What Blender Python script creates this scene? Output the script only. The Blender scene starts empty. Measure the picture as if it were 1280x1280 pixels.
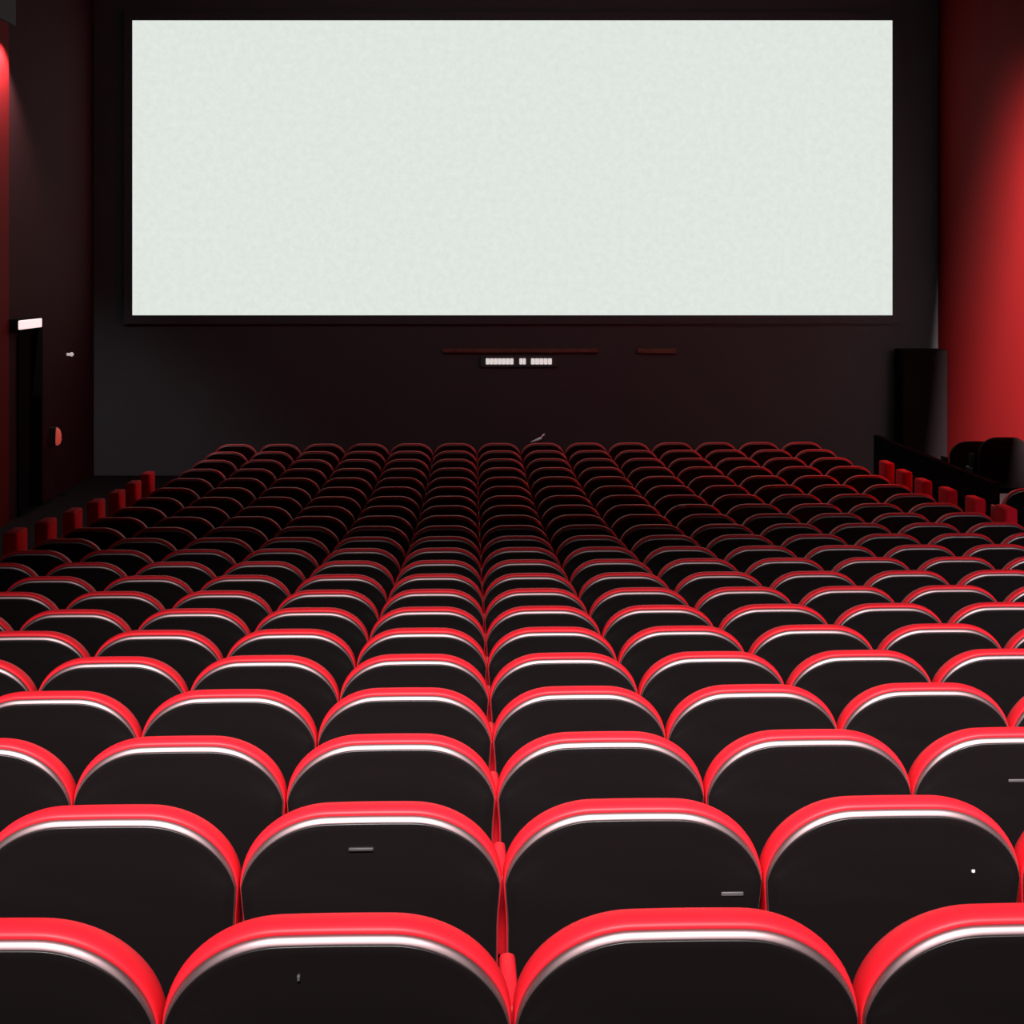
import bpy, bmesh, math, random
from mathutils import Vector, Matrix
random.seed(4)
S = bpy.context.scene
COL = S.collection
F = 1903.0            # focal length in pixels of the 1280 px frame
ZC = 2.05             # camera height
PITCH = 0.58          # seat pitch across a row
KX, C0, TILT = -0.0262, 0.1164, 0.035
Z0, DZ = 2.495, 0.843
SEAT_H = 0.98

# ------------------------------------------------------------------ materials
def mat(name, rgb, rough=0.5, spec=0.5, emit=None, es=0.0, coat=0.0, noise=None, bump=0.0, nscale=40, sheen=0.0, metal=0.0):
    m = bpy.data.materials.new(name); m.use_nodes = True
    nt = m.node_tree; b = nt.nodes['Principled BSDF']
    b.inputs['Base Color'].default_value = (*rgb, 1)
    b.inputs['Roughness'].default_value = rough
    b.inputs['Specular IOR Level'].default_value = spec
    b.inputs['Metallic'].default_value = metal
    b.inputs['Coat Weight'].default_value = coat
    b.inputs['Coat Roughness'].default_value = 0.2
    if emit:
        b.inputs['Emission Color'].default_value = (*emit, 1)
        b.inputs['Emission Strength'].default_value = es
    if noise or bump:
        tc = nt.nodes.new('ShaderNodeTexCoord'); n = nt.nodes.new('ShaderNodeTexNoise')
        n.inputs['Scale'].default_value = nscale; n.inputs['Detail'].default_value = 4
        nt.links.new(tc.outputs['Object'], n.inputs['Vector'])
        if noise:
            r = nt.nodes.new('ShaderNodeMix'); r.data_type = 'RGBA'
            r.inputs[6].default_value = (*[c * (1 - noise) for c in rgb], 1)
            r.inputs[7].default_value = (*[min(1, c * (1 + noise)) for c in rgb], 1)
            nt.links.new(n.outputs['Fac'], r.inputs[0])
            nt.links.new(r.outputs[2], b.inputs['Base Color'])
        if bump:
            bp = nt.nodes.new('ShaderNodeBump'); bp.inputs['Strength'].default_value = bump
            bp.inputs['Distance'].default_value = 0.01
            nt.links.new(n.outputs['Fac'], bp.inputs['Height'])
            nt.links.new(bp.outputs['Normal'], b.inputs['Normal'])
    return m

M_RED = mat('red_vinyl', (0.68, 0.012, 0.022), 0.5, 0.25, coat=0.0, noise=0.12, nscale=9)
M_PANEL = mat('red_fabric', (0.80, 0.012, 0.03), 0.85, 0.1, noise=0.1, nscale=30)
M_SHELL = mat('black_plastic', (0.0048, 0.0032, 0.0034), 0.38, 0.3)
M_FLAP = mat('matte_black', (0.0008, 0.0007, 0.0007), 1.0, 0.0)
M_LIPSHINE = mat('lip_highlight', (0.29, 0.205, 0.21), 0.50, 0.5, metal=1.0)  # highlight on the black shell lip, put into a pale metal colour
M_FRAME = mat('black_steel', (0.012, 0.011, 0.012), 0.5, 0.4)
M_BLACKWALL = mat('black_wall', (0.085, 0.105, 0.115), 0.9, 0.1, noise=0.08, nscale=1.5)
M_FLOOR = mat('dark_carpet', (0.013, 0.008, 0.009), 0.95, 0.05, noise=0.5, nscale=60)
M_REDWALL = mat('red_wall', (0.14, 0.0028, 0.0038), 0.85, 0.1, noise=0.06, nscale=2)
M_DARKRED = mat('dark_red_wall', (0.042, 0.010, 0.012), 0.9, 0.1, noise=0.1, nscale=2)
M_BLACKVINYL = mat('black_vinyl', (0.003, 0.0024, 0.0026), 0.8, 0.08)
M_BORDER = mat('black_masking', (0.012, 0.010, 0.011), 1.0, 0.0)
M_PALE = mat('pale_glint', (0.55, 0.52, 0.52), 0.35, 0.5)  # tone of a glint on a seat back
M_CHROME = mat('brushed_metal', (0.75, 0.73, 0.72), 0.3, 0.5, metal=1.0)
M_DULL = mat('dull_glint', (0.055, 0.048, 0.05), 0.5, 0.3)  # weaker glint tone for seat backs
M_DIM = mat('dim_glint', (0.03, 0.027, 0.028), 0.5, 0.3)  # faintest glint tone for seat backs
M_LEDGE = mat('brown_wood', (0.20, 0.12, 0.09), 0.7, 0.2, noise=0.4, nscale=6)
M_SIGN = mat('lit_white_letters', (0.8, 0.8, 0.8), 0.5, 0.2, emit=(1.0, 0.93, 0.9), es=0.62)
M_EXIT = mat('lit_sign_face', (0.8, 0.8, 0.8), 0.5, 0.2, emit=(1.0, 0.72, 0.72), es=1.0)
M_GLOWRED = mat('glowing_red', (0.5, 0.08, 0.06), 0.3, 0.5, emit=(1.0, 0.13, 0.09), es=0.33)  # rounded red wall fixture, glow set in the material
M_LED = mat('small_white_light', (0.6, 0.6, 0.6), 0.5, 0.2, emit=(1, 0.9, 0.9), es=0.35)

def screen_mat():
    m = bpy.data.materials.new('lit_screen'); m.use_nodes = True
    nt = m.node_tree; b = nt.nodes['Principled BSDF']
    b.inputs['Base Color'].default_value = (0, 0, 0, 1); b.inputs['Specular IOR Level'].default_value = 0
    b.inputs['Roughness'].default_value = 1
    tc = nt.nodes.new('ShaderNodeTexCoord')
    n = nt.nodes.new('ShaderNodeTexNoise'); n.inputs['Scale'].default_value = 9.0; n.inputs['Detail'].default_value = 6
    n.inputs['Roughness'].default_value = 0.75
    nt.links.new(tc.outputs['Object'], n.inputs['Vector'])
    mr = nt.nodes.new('ShaderNodeMapRange')
    mr.inputs[1].default_value = 0.3; mr.inputs[2].default_value = 0.7
    mr.inputs[3].default_value = 0.94; mr.inputs[4].default_value = 1.05
    nt.links.new(n.outputs['Fac'], mr.inputs[0])
    b.inputs['Emission Color'].default_value = (0.745, 0.80, 0.745, 1)
    nt.links.new(mr.outputs[0], b.inputs['Emission Strength'])
    return m
M_SCREEN = screen_mat()

# ------------------------------------------------------------------ helpers
def link(name, bm, m, parent=None, smooth=False, loc=(0, 0, 0), rot=0.0):
    bmesh.ops.recalc_face_normals(bm, faces=bm.faces)
    me = bpy.data.meshes.new(name); bm.to_mesh(me); bm.free()
    if smooth:
        for p in me.polygons: p.use_smooth = True
    for mm in (m if isinstance(m, (list, tuple)) else [m]): me.materials.append(mm)
    o = bpy.data.objects.new(name, me); COL.objects.link(o)
    o.location = loc; o.rotation_euler = (0, 0, rot)
    if parent: o.parent = parent
    return o

def tag(o, label, cat, group=None):
    o['label'] = label; o['category'] = cat
    if group: o['group'] = group
    return o

def struct(o):
    o['kind'] = 'structure'; return o

def empty(name, loc, rot=0.0):
    o = bpy.data.objects.new(name, None); COL.objects.link(o)
    o.empty_display_size = 0.1
    o.location = loc; o.rotation_euler = (0, 0, rot); return o

def add_box(bm, x0, x1, y0, y1, z0, z1, bevel=0.0, seg=2, mtx=None):
    r = bmesh.ops.create_cube(bm, size=1.0)
    vs = r['verts']
    for v in vs:
        v.co = Vector((x0 + (v.co.x + .5) * (x1 - x0), y0 + (v.co.y + .5) * (y1 - y0), z0 + (v.co.z + .5) * (z1 - z0)))
    if bevel:
        es = list({e for v in vs for e in v.link_edges})
        g = bmesh.ops.bevel(bm, geom=es, offset=bevel, segments=seg, affect='EDGES', profile=0.5)
        vs = list({v for f in g['faces'] for v in f.verts} | {v for v in vs if v.is_valid})
    if mtx is not None:
        bmesh.ops.transform(bm, matrix=mtx, verts=[v for v in vs if v.is_valid])

def add_prism(bm, pts, z0, z1):
    lo = [bm.verts.new((x, y, z0)) for x, y in pts]; hi = [bm.verts.new((x, y, z1)) for x, y in pts]
    n = len(pts)
    bm.faces.new(lo[::-1]); bm.faces.new(hi)
    for i in range(n): bm.faces.new((lo[i], lo[(i + 1) % n], hi[(i + 1) % n], hi[i]))

def add_tube(bm, pts, rad, seg=8):
    rings = []
    pts = [Vector(p) for p in pts]
    for i, p in enumerate(pts):
        d = (pts[min(i + 1, len(pts) - 1)] - pts[max(i - 1, 0)]).normalized()
        a = d.orthogonal().normalized(); b = d.cross(a)
        r = rad[i] if isinstance(rad, (list, tuple)) else rad
        rings.append([bm.verts.new(p + r * (math.cos(t) * a + math.sin(t) * b)) for t in [2 * math.pi * k / seg for k in range(seg)]])
    for i in range(len(rings) - 1):
        for k in range(seg):
            bm.faces.new((rings[i][k], rings[i][(k + 1) % seg], rings[i + 1][(k + 1) % seg], rings[i + 1][k]))
    bm.faces.new(rings[0]); bm.faces.new(rings[-1])

def rowz(r): return Z0 + DZ * r
def drop(r):
    if r > 18: return 2.276
    return -8.25838e-05 * r**3 - 7.4278e-04 * r**2 + 0.10711216 * r + 1.06986141
def floorz(r): return ZC - drop(r) - SEAT_H
def boundary(r, s):                      # s in metres to the right of the seam line; returns ground x, y
    z = rowz(r); return (KX * z + s, z + s * TILT)
ROT = TILT

# ------------------------------------------------------------------ seat meshes
def outline(inset):
    """outline of a seat back, from bottom left over the top to bottom right (x, v)"""
    A, RX, RZ, BOT, ARCH = 0.2885, 0.196, 0.166, -0.60, 0.009
    def side(t): return 1.0 - 0.80 * t ** 1.4          # the rim narrows down the sides
    P = []
    iS = inset * side(1)
    for v, nar in ((BOT, .020), (-.50, .010), (-.38, .007), (-.27, .0065), (-.235, .005), (-.20, .002)):
        P.append((-(A - iS) + nar, max(v, BOT + inset * .5)))
    N = 18
    for k in range(N + 1):
        th = k / N * math.pi / 2
        ins = inset * side(1 - math.sin(th))
        ex, ez = -math.cos(th) * RX, math.sin(th) * RZ
        nx, nz = -math.cos(th) / RX, math.sin(th) / RZ
        L = math.hypot(nx, nz); nx /= L; nz /= L
        P.append((-(A - RX) + ex - nx * ins, -RZ + ez - nz * ins))
    for k in range(1, 5):
        P.append((-(A - RX) * (1 - k / 4), -inset))
    P = P + [(-x, v) for x, v in reversed(P[:-1])]
    return [(x, v - ARCH * (x / A) ** 2) for x, v in P]

LEAN = math.tan(math.radians(8.5))
def loft(bm, layers):
    prev = None; first = None
    for ins, y in layers:
        ring = [bm.verts.new((x, y - v * LEAN, SEAT_H + v)) for x, v in outline(ins)]
        if prev:
            n = len(ring)
            for i in range(n): bm.faces.new((prev[i], prev[(i + 1) % n], ring[(i + 1) % n], ring[i]))
        else: first = ring
        prev = ring
    return first, prev

def pad_mesh():
    bm = bmesh.new()
    f, l = loft(bm, [(.0160, .010), (.0142, .0015), (.0095, .0015), (.005, .005), (.002, .011), (.000, .021), (-.001, .034),
                     (.0005, .050), (.004, .064), (.011, .077), (.022, .087), (.05, .096), (.10, .103)])
    bm.faces.new(l); bm.faces.new(f)
    return bm

def shell_mesh():
    bm = bmesh.new()
    f, l = loft(bm, [(.0276, -.003), (.0280, -.0108), (.0310, -.0118), (.045, -.0120), (.09, -.015), (.14, -.018)])
    bm.faces.new(l); bm.faces.new(f)
    return bm

def lip_mesh():
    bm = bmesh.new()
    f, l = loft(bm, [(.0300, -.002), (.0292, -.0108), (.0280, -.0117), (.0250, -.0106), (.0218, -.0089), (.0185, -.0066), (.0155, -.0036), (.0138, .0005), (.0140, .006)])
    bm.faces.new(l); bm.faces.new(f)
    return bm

def cushion_mesh():
    bm = bmesh.new()
    m = Matrix.Translation((0, .245, .50)) @ Matrix.Rotation(math.radians(-10), 4, 'X')
    add_box(bm, -.245, .245, -.05, .05, -.20, .19, .035, 3, m)
    return bm

def armrest_mesh(sx=-1):
    bm = bmesh.new()
    x = .29 * sx
    add_box(bm, x - .016, x + .016, .16, .38, .58, .768, .012, 2)
    return bm

def frame_mesh(sx=-1):
    bm = bmesh.new()
    x = .29 * sx
    add_box(bm, x - .018, x + .018, .23, .47, .03, .60, .006, 1)
    add_box(bm, x - .025, x + .025, .16, .54, .0, .03, .005, 1)
    return bm

def add_dup(root, loc, rot, name=None):
    r = root.copy(); COL.objects.link(r); r.location = loc; r.rotation_euler = (0, 0, rot)
    for ch in list(root.children):
        c = ch.copy(); COL.objects.link(c); c.parent = r
        for g in list(ch.children):
            d = g.copy(); COL.objects.link(d); d.parent = c
    return r

def make_seat(name, pad, shell):
    t = empty(name, (0, 0, 0))
    link('backrest', pad_mesh(), pad, t, True)
    link('back_shell', shell_mesh(), shell, t, True)
    tr = link('shell_lip', lip_mesh(), M_LIPSHINE if pad is M_RED else shell, t, True)  # lip of the shell; main seats carry its highlight as colour
    link('seat_cushion', cushion_mesh(), pad, t, True)
    link('armrest', armrest_mesh(), pad, t, True)
    link('side_frame', frame_mesh(), M_FRAME, t)
    return t

ORD = ['first', 'second', 'third', 'fourth', 'fifth', 'sixth', 'seventh', 'eighth', 'ninth', 'tenth', 'eleventh', 'twelfth', 'thirteenth',
       'fourteenth', 'fifteenth', 'sixteenth', 'seventeenth', 'eighteenth', 'nineteenth', 'twentieth', 'twenty-first', 'twenty-second']
NROWS = 22
NL, NR = -6, 7
proto = make_seat('cinema_seat', M_RED, M_SHELL)
used = False
seats = {}
for r in range(NROWS):
    for n in range(NL, NR + 1):
        s0, s1 = (C0 + n) * PITCH, (C0 + n + 1) * PITCH
        x0, y0 = boundary(r, s0); x1, y1 = boundary(r, s1)
        px0, px1 = 640 + F * x0 / y0, 640 + F * x1 / y1
        if px1 < -340 or px0 > 1620: continue          # a few seats past the frame edge keep the block whole
        cx, cy = boundary(r, (s0 + s1) / 2)
        loc = (cx, cy, floorz(r)); rot = ROT + random.uniform(-.006, .006)
        if not used:
            o = proto; o.location = loc; o.rotation_euler = (0, 0, rot); used = True
        else:
            o = add_dup(proto, loc, rot)
        side = ('%s right' % ORD[n]) if n >= 0 else ('%s left' % ORD[-n - 1])
        look = 'bright red-rimmed' if r < 6 else ('dull red-rimmed' if r < 13 else 'barely lit')
        rowt = 'row nearest the camera' if r == 0 else '%s row from the camera' % ORD[r]
        tag(o, '%s seat %s of the centre seam, %s' % (look, side, rowt), 'seat', 'cinema seats in the main block')
        seats[(r, n)] = o

# glints on the backs of single seats, modelled as small pale slabs
def glint_on(seat, name, x, v, w, h, m, label=None, d=.004):
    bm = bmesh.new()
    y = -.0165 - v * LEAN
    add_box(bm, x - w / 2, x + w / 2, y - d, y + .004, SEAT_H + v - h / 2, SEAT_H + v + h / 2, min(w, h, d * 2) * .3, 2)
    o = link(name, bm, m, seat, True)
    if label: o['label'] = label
glint_on(seats[(1, 0)], 'glint_mark', .218, -.20, .05, .010, M_DULL, 'small dull glint')
glint_on(seats[(1, 1)], 'glint_dot', .175, -.155, .008, .008, M_PALE, 'tiny pale glint on the black back')
glint_on(seats[(1, -1)], 'glint_mark', -.02, -.085, .055, .008, M_DIM, 'dim glint under the rim')
glint_on(seats[(2, 2)], 'glint_mark', .01, -.135, .075, .009, M_DULL, 'pale flat glint')
glint_on(seats[(14, 3)], 'glint_mark', -.125, -.014, .085, .022, M_PALE, 'tiny pale glint on the rim')
glint_on(seats[(0, -1)], 'glint_dot', -.06, -.08, .005, .010, M_DULL, 'tiny pale glint below the rim')

# ------------------------------------------------------------------ red end panels at the aisles
def panel_mesh(h):
    bm = bmesh.new()
    add_box(bm, -.055, .055, 0, .34, .0, h, .018, 3)
    return bm
def end_panel(r, px, right, k, name='aisle_end_panel'):
    b = (C0 + (NR + 1 if right else NL)) * PITCH
    z = rowz(r)
    t = (px - 640) / F
    s = (t * z - KX * z) / (1 - t * TILT)
    lim = .12
    s = max(s, b + lim) if right else min(s, b - lim)
    x, y = boundary(r, s)
    t = empty(name, (x, y, floorz(r)), ROT)
    h = SEAT_H + (.035 if right else .05)
    link('padded_top', panel_top(h), M_PANEL, t, True)
    link('panel_base', panel_base(h), M_FRAME, t)
    side = 'right' if right else 'left'
    tag(t, 'red padded row end panel on the %s aisle, %s counting from the camera' % (side, ORD[k]), 'end panel', 'red end panels along the %s aisle' % side)
def panel_top(h):
    bm = bmesh.new(); add_box(bm, -.055, .055, 0, .30, h - .42, h, .02, 3); return bm
def panel_base(h):
    bm = bmesh.new(); add_box(bm, -.04, .04, .03, .27, .0, h - .42, .008, 1); return bm
for k, (r, px) in enumerate([(10, 8), (11, 40), (12, 69), (13, 96), (14, 121), (15, 143), (16, 163), (17, 181)]):
    end_panel(r, px, False, k)
for k, (r, px) in enumerate([(12, 1276), (13, 1243), (14, 1214), (15, 1186), (16, 1157), (17, 1135), (18, 1113)]):
    end_panel(r, px, True, k)

# ------------------------------------------------------------------ the room
XL, XR, YF, YB, ZCEIL = -6.0, 7.45, 24.0, -3.4, ZC + 5.4
def wx(x, y): return x + KX * y          # walls run along the columns
# stepped floor
bm = bmesh.new()
for r in range(-7, NROWS + 5):
    rr = min(max(r, 0), 18) if r >= 0 else r
    fz = floorz(rr) if r >= 0 else floorz(0) - r * .10
    ya, yb = rowz(r) - .42, rowz(r) + DZ - .42
    if r == NROWS + 4: yb = YF + .6
    if r == -7: ya = YB - .2
    pts = []
    for (x, y) in ((XL - .3, ya), (XR + .3, ya), (XR + .3, yb), (XL - .3, yb)):
        xx = wx(x, y); pts.append((xx, y + x * TILT))
    add_prism(bm, pts, fz - .5, fz)
struct(link('floor', bm, M_FLOOR))
# ceiling
bm = bmesh.new(); add_box(bm, XL - 1.2, XR + .6, YB - .2, YF + .6, ZCEIL, ZCEIL + .2)
struct(link('ceiling', bm, M_BLACKWALL))
ZF = ZC - 4.2
# back wall
bm = bmesh.new(); add_box(bm, XL - .6, XR + .6, YB - .2, YB, ZF, ZCEIL)
struct(link('wall_back', bm, M_BLACKWALL))
# front wall
bm = bmesh.new(); add_box(bm, XL - 1.2, XR + .2, YF + .35, YF + .55, ZF, ZCEIL)
struct(link('wall_front', bm, M_BLACKWALL))
def wall_seg(name, x, y0, y1, z0, z1, m, th, kind=True):
    bm = bmesh.new()
    add_prism(bm, [(wx(x, y0), y0), (wx(x, y1), y1), (wx(x + th, y1), y1), (wx(x + th, y0), y0)], z0, z1)
    return struct(link(name, bm, m))
# left wall: red near part, dark part with a doorway further on
YRED = 19.72
wall_seg('wall_left', XL, YB, YRED, ZF, ZC + 3.22, M_REDWALL, -.2)
wall_seg('trim_soffit', XL + .03, YB, YRED + .2, ZC + 3.22, ZCEIL, M_BLACKWALL, -.23)
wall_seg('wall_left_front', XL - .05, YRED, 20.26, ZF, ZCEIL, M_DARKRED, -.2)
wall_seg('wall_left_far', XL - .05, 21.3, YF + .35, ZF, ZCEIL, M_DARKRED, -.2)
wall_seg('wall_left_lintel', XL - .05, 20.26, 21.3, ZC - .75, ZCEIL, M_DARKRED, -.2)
bm = bmesh.new()
for (a, b) in ((20.23, 20.31), (21.26, 21.34)):
    add_prism(bm, [(wx(XL - .02, a), a), (wx(XL - .02, b), b), (wx(XL - .22, b), b), (wx(XL - .22, a), a)], ZF, ZC - .70)
add_prism(bm, [(wx(XL - .15, 20.31), 20.31), (wx(XL - .15, 21.26), 21.26), (wx(XL - .2, 21.26), 21.26), (wx(XL - .2, 20.31), 20.31)], ZF, ZC - .75)
struct(link('door_1', bm, M_BORDER))
# right wall
wall_seg('wall_right', XR, YB, YF + .35, ZF, ZCEIL, M_REDWALL, .2)

# black block at the foot of the right wall
yb0 = 23.78
bm = bmesh.new()
add_box(bm, wx(XR, 24.35) - .70, wx(XR, 24.35) - .006, yb0, YF + .34, ZF + .2, ZC - 1.22, .02, 2)
struct(link('trim_block', bm, M_BORDER))

# screen with black masking, its sides square to the lens
def at(px, py, z): return ((px - 640) * z / F, z, ZC + (340 - py) * z / F)
zs = 24.28
xa, _, zt = at(165.5, 25.5, zs); xb, _, zb = at(1115.5, 394, zs)
scr = empty('projection_screen', ((xa + xb) / 2, zs, zb))
W2, HH = (xb - xa) / 2, zt - zb
bm = bmesh.new(); add_box(bm, -W2, W2, 0, .029, 0, HH)
link('screen_surface', bm, M_SCREEN, scr)
bm = bmesh.new(); B = .14
add_box(bm, -W2 - B, W2 + B, .0, .03, -B, -.001)
add_box(bm, -W2 - B, W2 + B, .0, .03, HH + .001, HH + B)
add_box(bm, -W2 - B, -W2 - .001, .0, .03, 0, HH)
add_box(bm, W2 + .001, W2 + B, .0, .03, 0, HH)
add_box(bm, -W2 - B, W2 + B, .031, .065, -B, HH + B)
link('screen_frame', bm, M_BLACKWALL, scr)
tag(scr, 'large blank white cinema screen in black masking on the front wall', 'screen')

# stage lip under the screen: thin brown ledge, lit lettering
x0, y, z1 = at(553, 436, 24.2); x1, _, z0 = at(748, 441, 24.2)
bm = bmesh.new(); add_box(bm, x0, x1, 24.28, 24.352, z0, z1, .01, 2)
tag(link('wooden_ledge', bm, M_LEDGE), 'long thin brown ledge on the dark wall just above the lit lettering', 'ledge', None)
x0, y, z1 = at(797, 436, 24.2); x1, _, z0 = at(846, 442, 24.2)
bm = bmesh.new(); add_box(bm, x0, x1, 24.28, 24.352, z0, z1, .01, 2)
tag(link('wooden_ledge', bm, M_LEDGE), 'short brown ledge on the dark wall right of the lit lettering', 'ledge', None)

zl = 24.28
sg = empty('lit_sign', at(648, 457, zl))
ox, oy, oz = sg.location
bm = bmesh.new(); xa2, _, za2 = at(600, 459, zl); xb2, _, zb2 = at(697, 444.5, zl)
add_box(bm, xa2 - ox, xb2 - ox, .02, .065, za2 - oz, zb2 - oz, .01, 2)
link('backing_panel', bm, M_BLACKWALL, sg)
for (wa, wb, nl) in ((607, 642, 7), (649, 657.5, 2), (663.5, 690, 5)):
    bm = bmesh.new()
    st = (wb - wa) / nl
    for k in range(nl):
        xa3, _, zl3 = at(wa + k * st + .25, 455.6, zl); xb3, _, zh3 = at(wa + (k + 1) * st - .25, 448, zl)
        add_box(bm, xa3 - ox, xb3 - ox, .0, .02, zl3 - oz, zh3 - oz, .008, 1)
    link('lettering', bm, M_SIGN, sg)
tag(sg, 'small lit white line of blurred lettering on the dark wall below the screen', 'sign')

# pale curved fitting behind the last rows
bm = bmesh.new()
pts = []
for k in range(9):
    t = k / 8
    pts.append(at(663 + 18 * t, 553.5 - 2.5 * t - 8.5 * t ** 3, 22.9))
add_tube(bm, pts, [.016 + .022 * math.sin(math.pi * k / 8) for k in range(9)], 8)
base = pts[3]
add_tube(bm, [base, (base[0], base[1], floorz(18) - .02)], .012, 8)
tag(link('curved_rail', bm, M_CHROME, None, True), 'small pale curved handle catching light behind the last row of seats', 'handle')

# left wall fittings
def on_left(px, py, off=0.0):
    t = (px - 640) / F
    y = (XL + off) / (t - KX)
    return (t * y, y, ZC + (340 - py) * y / F)
pa = on_left(22.5, 407, .10); pb = on_left(50, 407, .10)
es = empty('exit_sign', ((pa[0] + pb[0]) / 2, (pa[1] + pb[1]) / 2, pa[2]))
es.rotation_euler = (0, 0, math.atan2(pb[1] - pa[1], pb[0] - pa[0]))
L = math.hypot(pb[0] - pa[0], pb[1] - pa[1]) / 2
bm = bmesh.new(); add_box(bm, -L, L, -.03, .0, -.055, .065, .012, 2)
link('light_face', bm, M_EXIT, es)
bm = bmesh.new(); add_box(bm, -L - .02, L + .02, .0, .14, -.075, .085, .01, 2)
link('sign_housing', bm, M_BORDER, es)
tag(es, 'small lit white sign above the dark doorway on the left wall', 'sign')

p = on_left(72.5, 545, .06)
wl = empty('red_fixture', p)
bm = bmesh.new()
add_tube(bm, [(0, -.06, .125), (.02, -.07, .09), (.03, -.075, .03), (.03, -.075, -.04), (.02, -.07, -.09), (0, -.06, -.12)], [.012, .03, .04, .042, .036, .016], 14)
link('fixture_body', bm, M_GLOWRED, wl, True)
bm = bmesh.new(); add_box(bm, -.12, -.0, -.05, .05, -.13, .13, .01, 2)
link('back_plate', bm, M_FRAME, wl)
tag(wl, 'small reddish glowing fixture low on the left wall past the doorway', 'lamp')

p = on_left(89.5, 443, .03)
bm = bmesh.new(); bmesh.ops.create_uvsphere(bm, u_segments=16, v_segments=10, radius=.032)
bmesh.ops.translate(bm, verts=bm.verts, vec=(0, 0, 0))
add_box(bm, -.07, .0, -.02, .02, -.02, .02, .004, 1)
tag(link('indicator_light', bm, M_LED, None, True, p), 'tiny white light on the dark left wall near the screen', 'light')

# raised side block with dark seats before the red wall
SB = [(1219, 552, 18.5), (1257, 547, 17.6)]
sideproto = make_seat('side_seat', M_BLACKVINYL, M_BLACKVINYL)
lab = ['dark seat silhouetted on the red right wall, left one of two', 'dark seat silhouetted on the red right wall, right one of two']
steps = []
for i, (px, py, z) in enumerate(SB):
    x, y, zt2 = at(px, py, z)
    fz = zt2 - SEAT_H
    o = sideproto if i == 0 else add_dup(sideproto, (0, 0, 0), 0)
    o.location = (x, y, fz); o.rotation_euler = (0, 0, ROT)
    tag(o, lab[i], 'seat', 'dark seats of the raised side block'); steps.append((y, fz))
x, y, zt2 = at(1291, 611, 15.6)
o = add_dup(proto, (x, y, zt2 - SEAT_H), ROT)
tag(o, 'seat with a dim curved rim at the right edge, across the right aisle', 'seat', 'dark seats of the raised side block')
steps.append((y, zt2 - SEAT_H))
steps.sort()
bm = bmesh.new()
XS0 = 5.62
edges = [(steps[0][0] - .5, steps[1][0] - .42, steps[0][1]), (steps[1][0] - .42, steps[2][0] - .42, steps[1][1]), (steps[2][0] - .42, steps[2][0] + 2.4, steps[2][1])]
for (ya, yb, fz) in edges:
    add_prism(bm, [(wx(XS0, ya), ya), (wx(XR - .005, ya), ya), (wx(XR - .005, yb), yb), (wx(XS0, yb), yb)], ZF + .3, fz)
struct(link('trim_platform', bm, M_BORDER))
bm = bmesh.new()
add_prism(bm, [(wx(XS0 - .08, 16.2), 16.2), (wx(XS0 - .004, 16.2), 16.2), (wx(XS0 - .004, 21.0), 21.0), (wx(XS0 - .08, 21.0), 21.0)], ZF + .3, ZC - 2.25)
struct(link('trim_parapet', bm, M_BORDER))

# ------------------------------------------------------------------ lights
def aim(o, target):
    d = Vector(target) - o.location
    o.rotation_euler = d.to_track_quat('-Z', 'Y').to_euler()
def area(name, loc, target, sx, sy, power, color=(1, 1, 1), spread=180):
    l = bpy.data.lights.new(name, 'AREA'); l.shape = 'RECTANGLE'; l.size = sx; l.size_y = sy
    l.energy = power; l.color = color; l.spread = math.radians(spread)
    o = bpy.data.objects.new(name, l); COL.objects.link(o); o.location = loc; aim(o, target); return o
def spot(name, loc, target, power, color, ang, blend, rad=.05):
    l = bpy.data.lights.new(name, 'SPOT'); l.energy = power; l.color = color; l.spot_size = math.radians(ang); l.spot_blend = blend
    l.shadow_soft_size = rad
    o = bpy.data.objects.new(name, l); COL.objects.link(o); o.location = loc; aim(o, target); return o
def down(x, h, y, deg, dx=0.0):
    return (x, y, ZC + h), (x + dx, y + math.cos(math.radians(deg)), ZC + h - math.sin(math.radians(deg)))
p, t = down(3.4, 4.0, -2.5, 38.5)
area('house_light', p, t, 12.0, .5, 375, (1, .94, .94), 33)
p, t = down(5.5, 4.0, -2.2, 34)
area('house_light', p, t, 3.0, .4, 90, (.93, .92, 1), 32)
area('front_fill', (0.3, 15.0, ZC + 5.2), (0.0, 24.0, ZC + .2), 9.0, .4, 22, (1, .93, .95), 100)  # unseen fill added to lift the dark front wall
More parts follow.
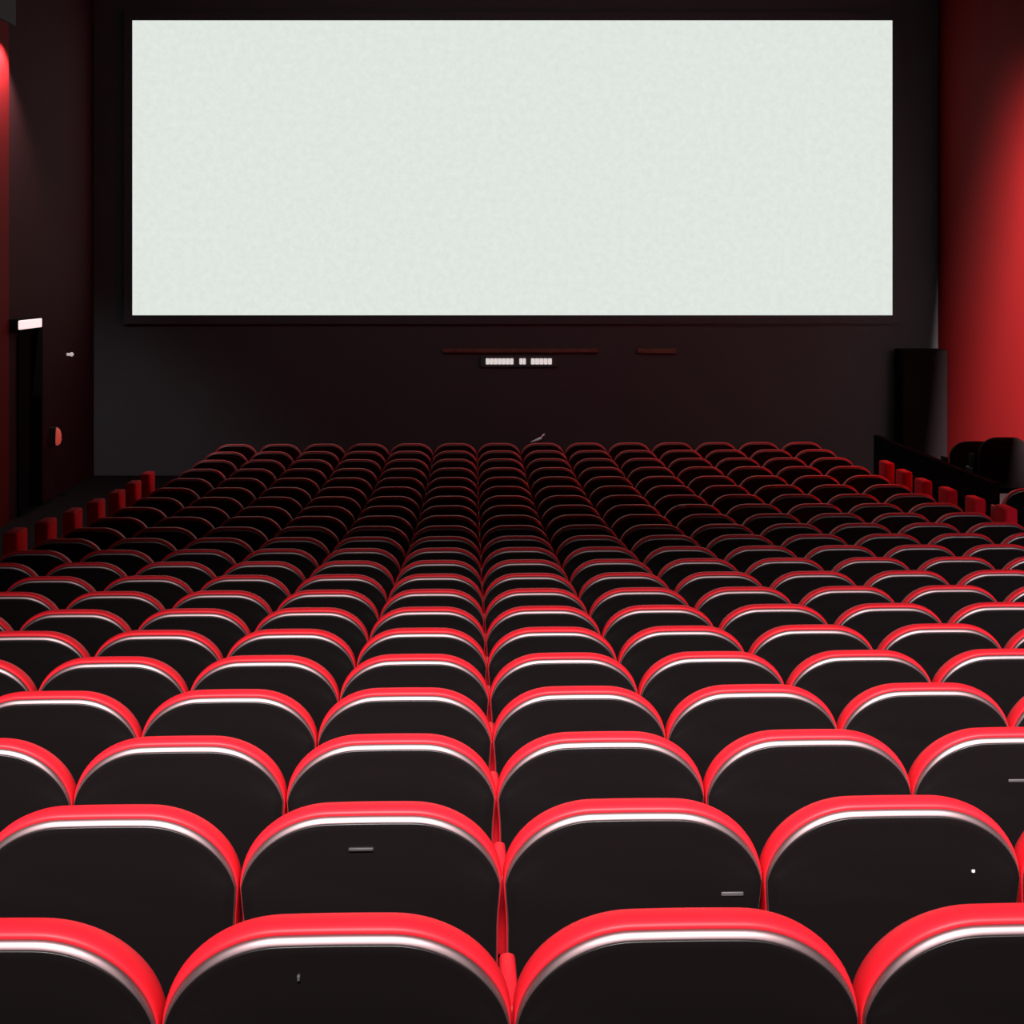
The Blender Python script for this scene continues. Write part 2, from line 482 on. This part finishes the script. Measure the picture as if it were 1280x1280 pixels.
# wall flood on the right side wall: lamp, plus unseen housing and flap added to cut its beam along a slanting line
LP = Vector((wx(6.0, 13.5), 13.5, ZC + 1.5)); TG = Vector((wx(XR, 20.2), 20.2, ZC - .6))
spot('wall_flood', LP, TG, 38000, (1, .70, .66), 62, .8, .018)
fl = empty('wall_flood', LP)
ax = (TG - LP).normalized()
bm = bmesh.new()
add_tube(bm, [-ax * .42, -ax * .14], [.10, .15], 16)
link('lamp_housing', bm, M_FRAME, fl, True)
A = Vector((wx(XR, 19.7), 19.7, ZC + 4.2)); Bp = Vector((wx(XR, 23.9), 23.9, ZC - 2.6))
da, db = (A - LP).normalized(), (Bp - LP).normalized()
pa, pb = da * .52, db * .52
e = (pb - pa).normalized(); nrm = ((da + db) * .5).normalized()
out = nrm.cross(e).normalized()
if out.x > 0: out = -out
q = [pa - e * .2, pb + e * .3, pb + e * .3 + out * .75, pa - e * .2 + out * .75]
bm = bmesh.new()
lo = [bm.verts.new(v) for v in q]; hi = [bm.verts.new(v + nrm * .006) for v in q]
bm.faces.new(lo[::-1]); bm.faces.new(hi)
for k in range(4): bm.faces.new((lo[k], lo[(k + 1) % 4], hi[(k + 1) % 4], hi[k]))
link('added_flap', bm, M_FLAP, fl)
tag(fl, 'black wall flood lamp with an added beam flap beside the right wall', 'lamp')
spot('wall_washer', (wx(XL + .30, 19.3), 19.3, ZC + 3.05), (wx(XL, 19.3), 19.5, ZC + 1.6), 340, (1, .8, .8), 100, .6, .05)

w = bpy.data.worlds.new('World'); S.world = w; w.use_nodes = True
w.node_tree.nodes['Background'].inputs[0].default_value = (.012, .009, .010, 1)
w.node_tree.nodes['Background'].inputs[1].default_value = 1.0

# ------------------------------------------------------------------ camera
cam = bpy.data.cameras.new('camera'); co = bpy.data.objects.new('camera', cam); COL.objects.link(co)
co.location = (0, 0, ZC); co.rotation_euler = (math.pi / 2, 0, 0)
cam.sensor_fit = 'HORIZONTAL'; cam.sensor_width = 36; cam.lens = F / 1280 * 36
cam.shift_y = -(640 - 340) / 1280
cam.clip_start = .05; cam.clip_end = 200
S.camera = co
S.view_settings.view_transform = 'Standard'; S.view_settings.look = 'None'
S.view_settings.exposure = 0; S.view_settings.gamma = 1; S.view_settings.use_curve_mapping = False
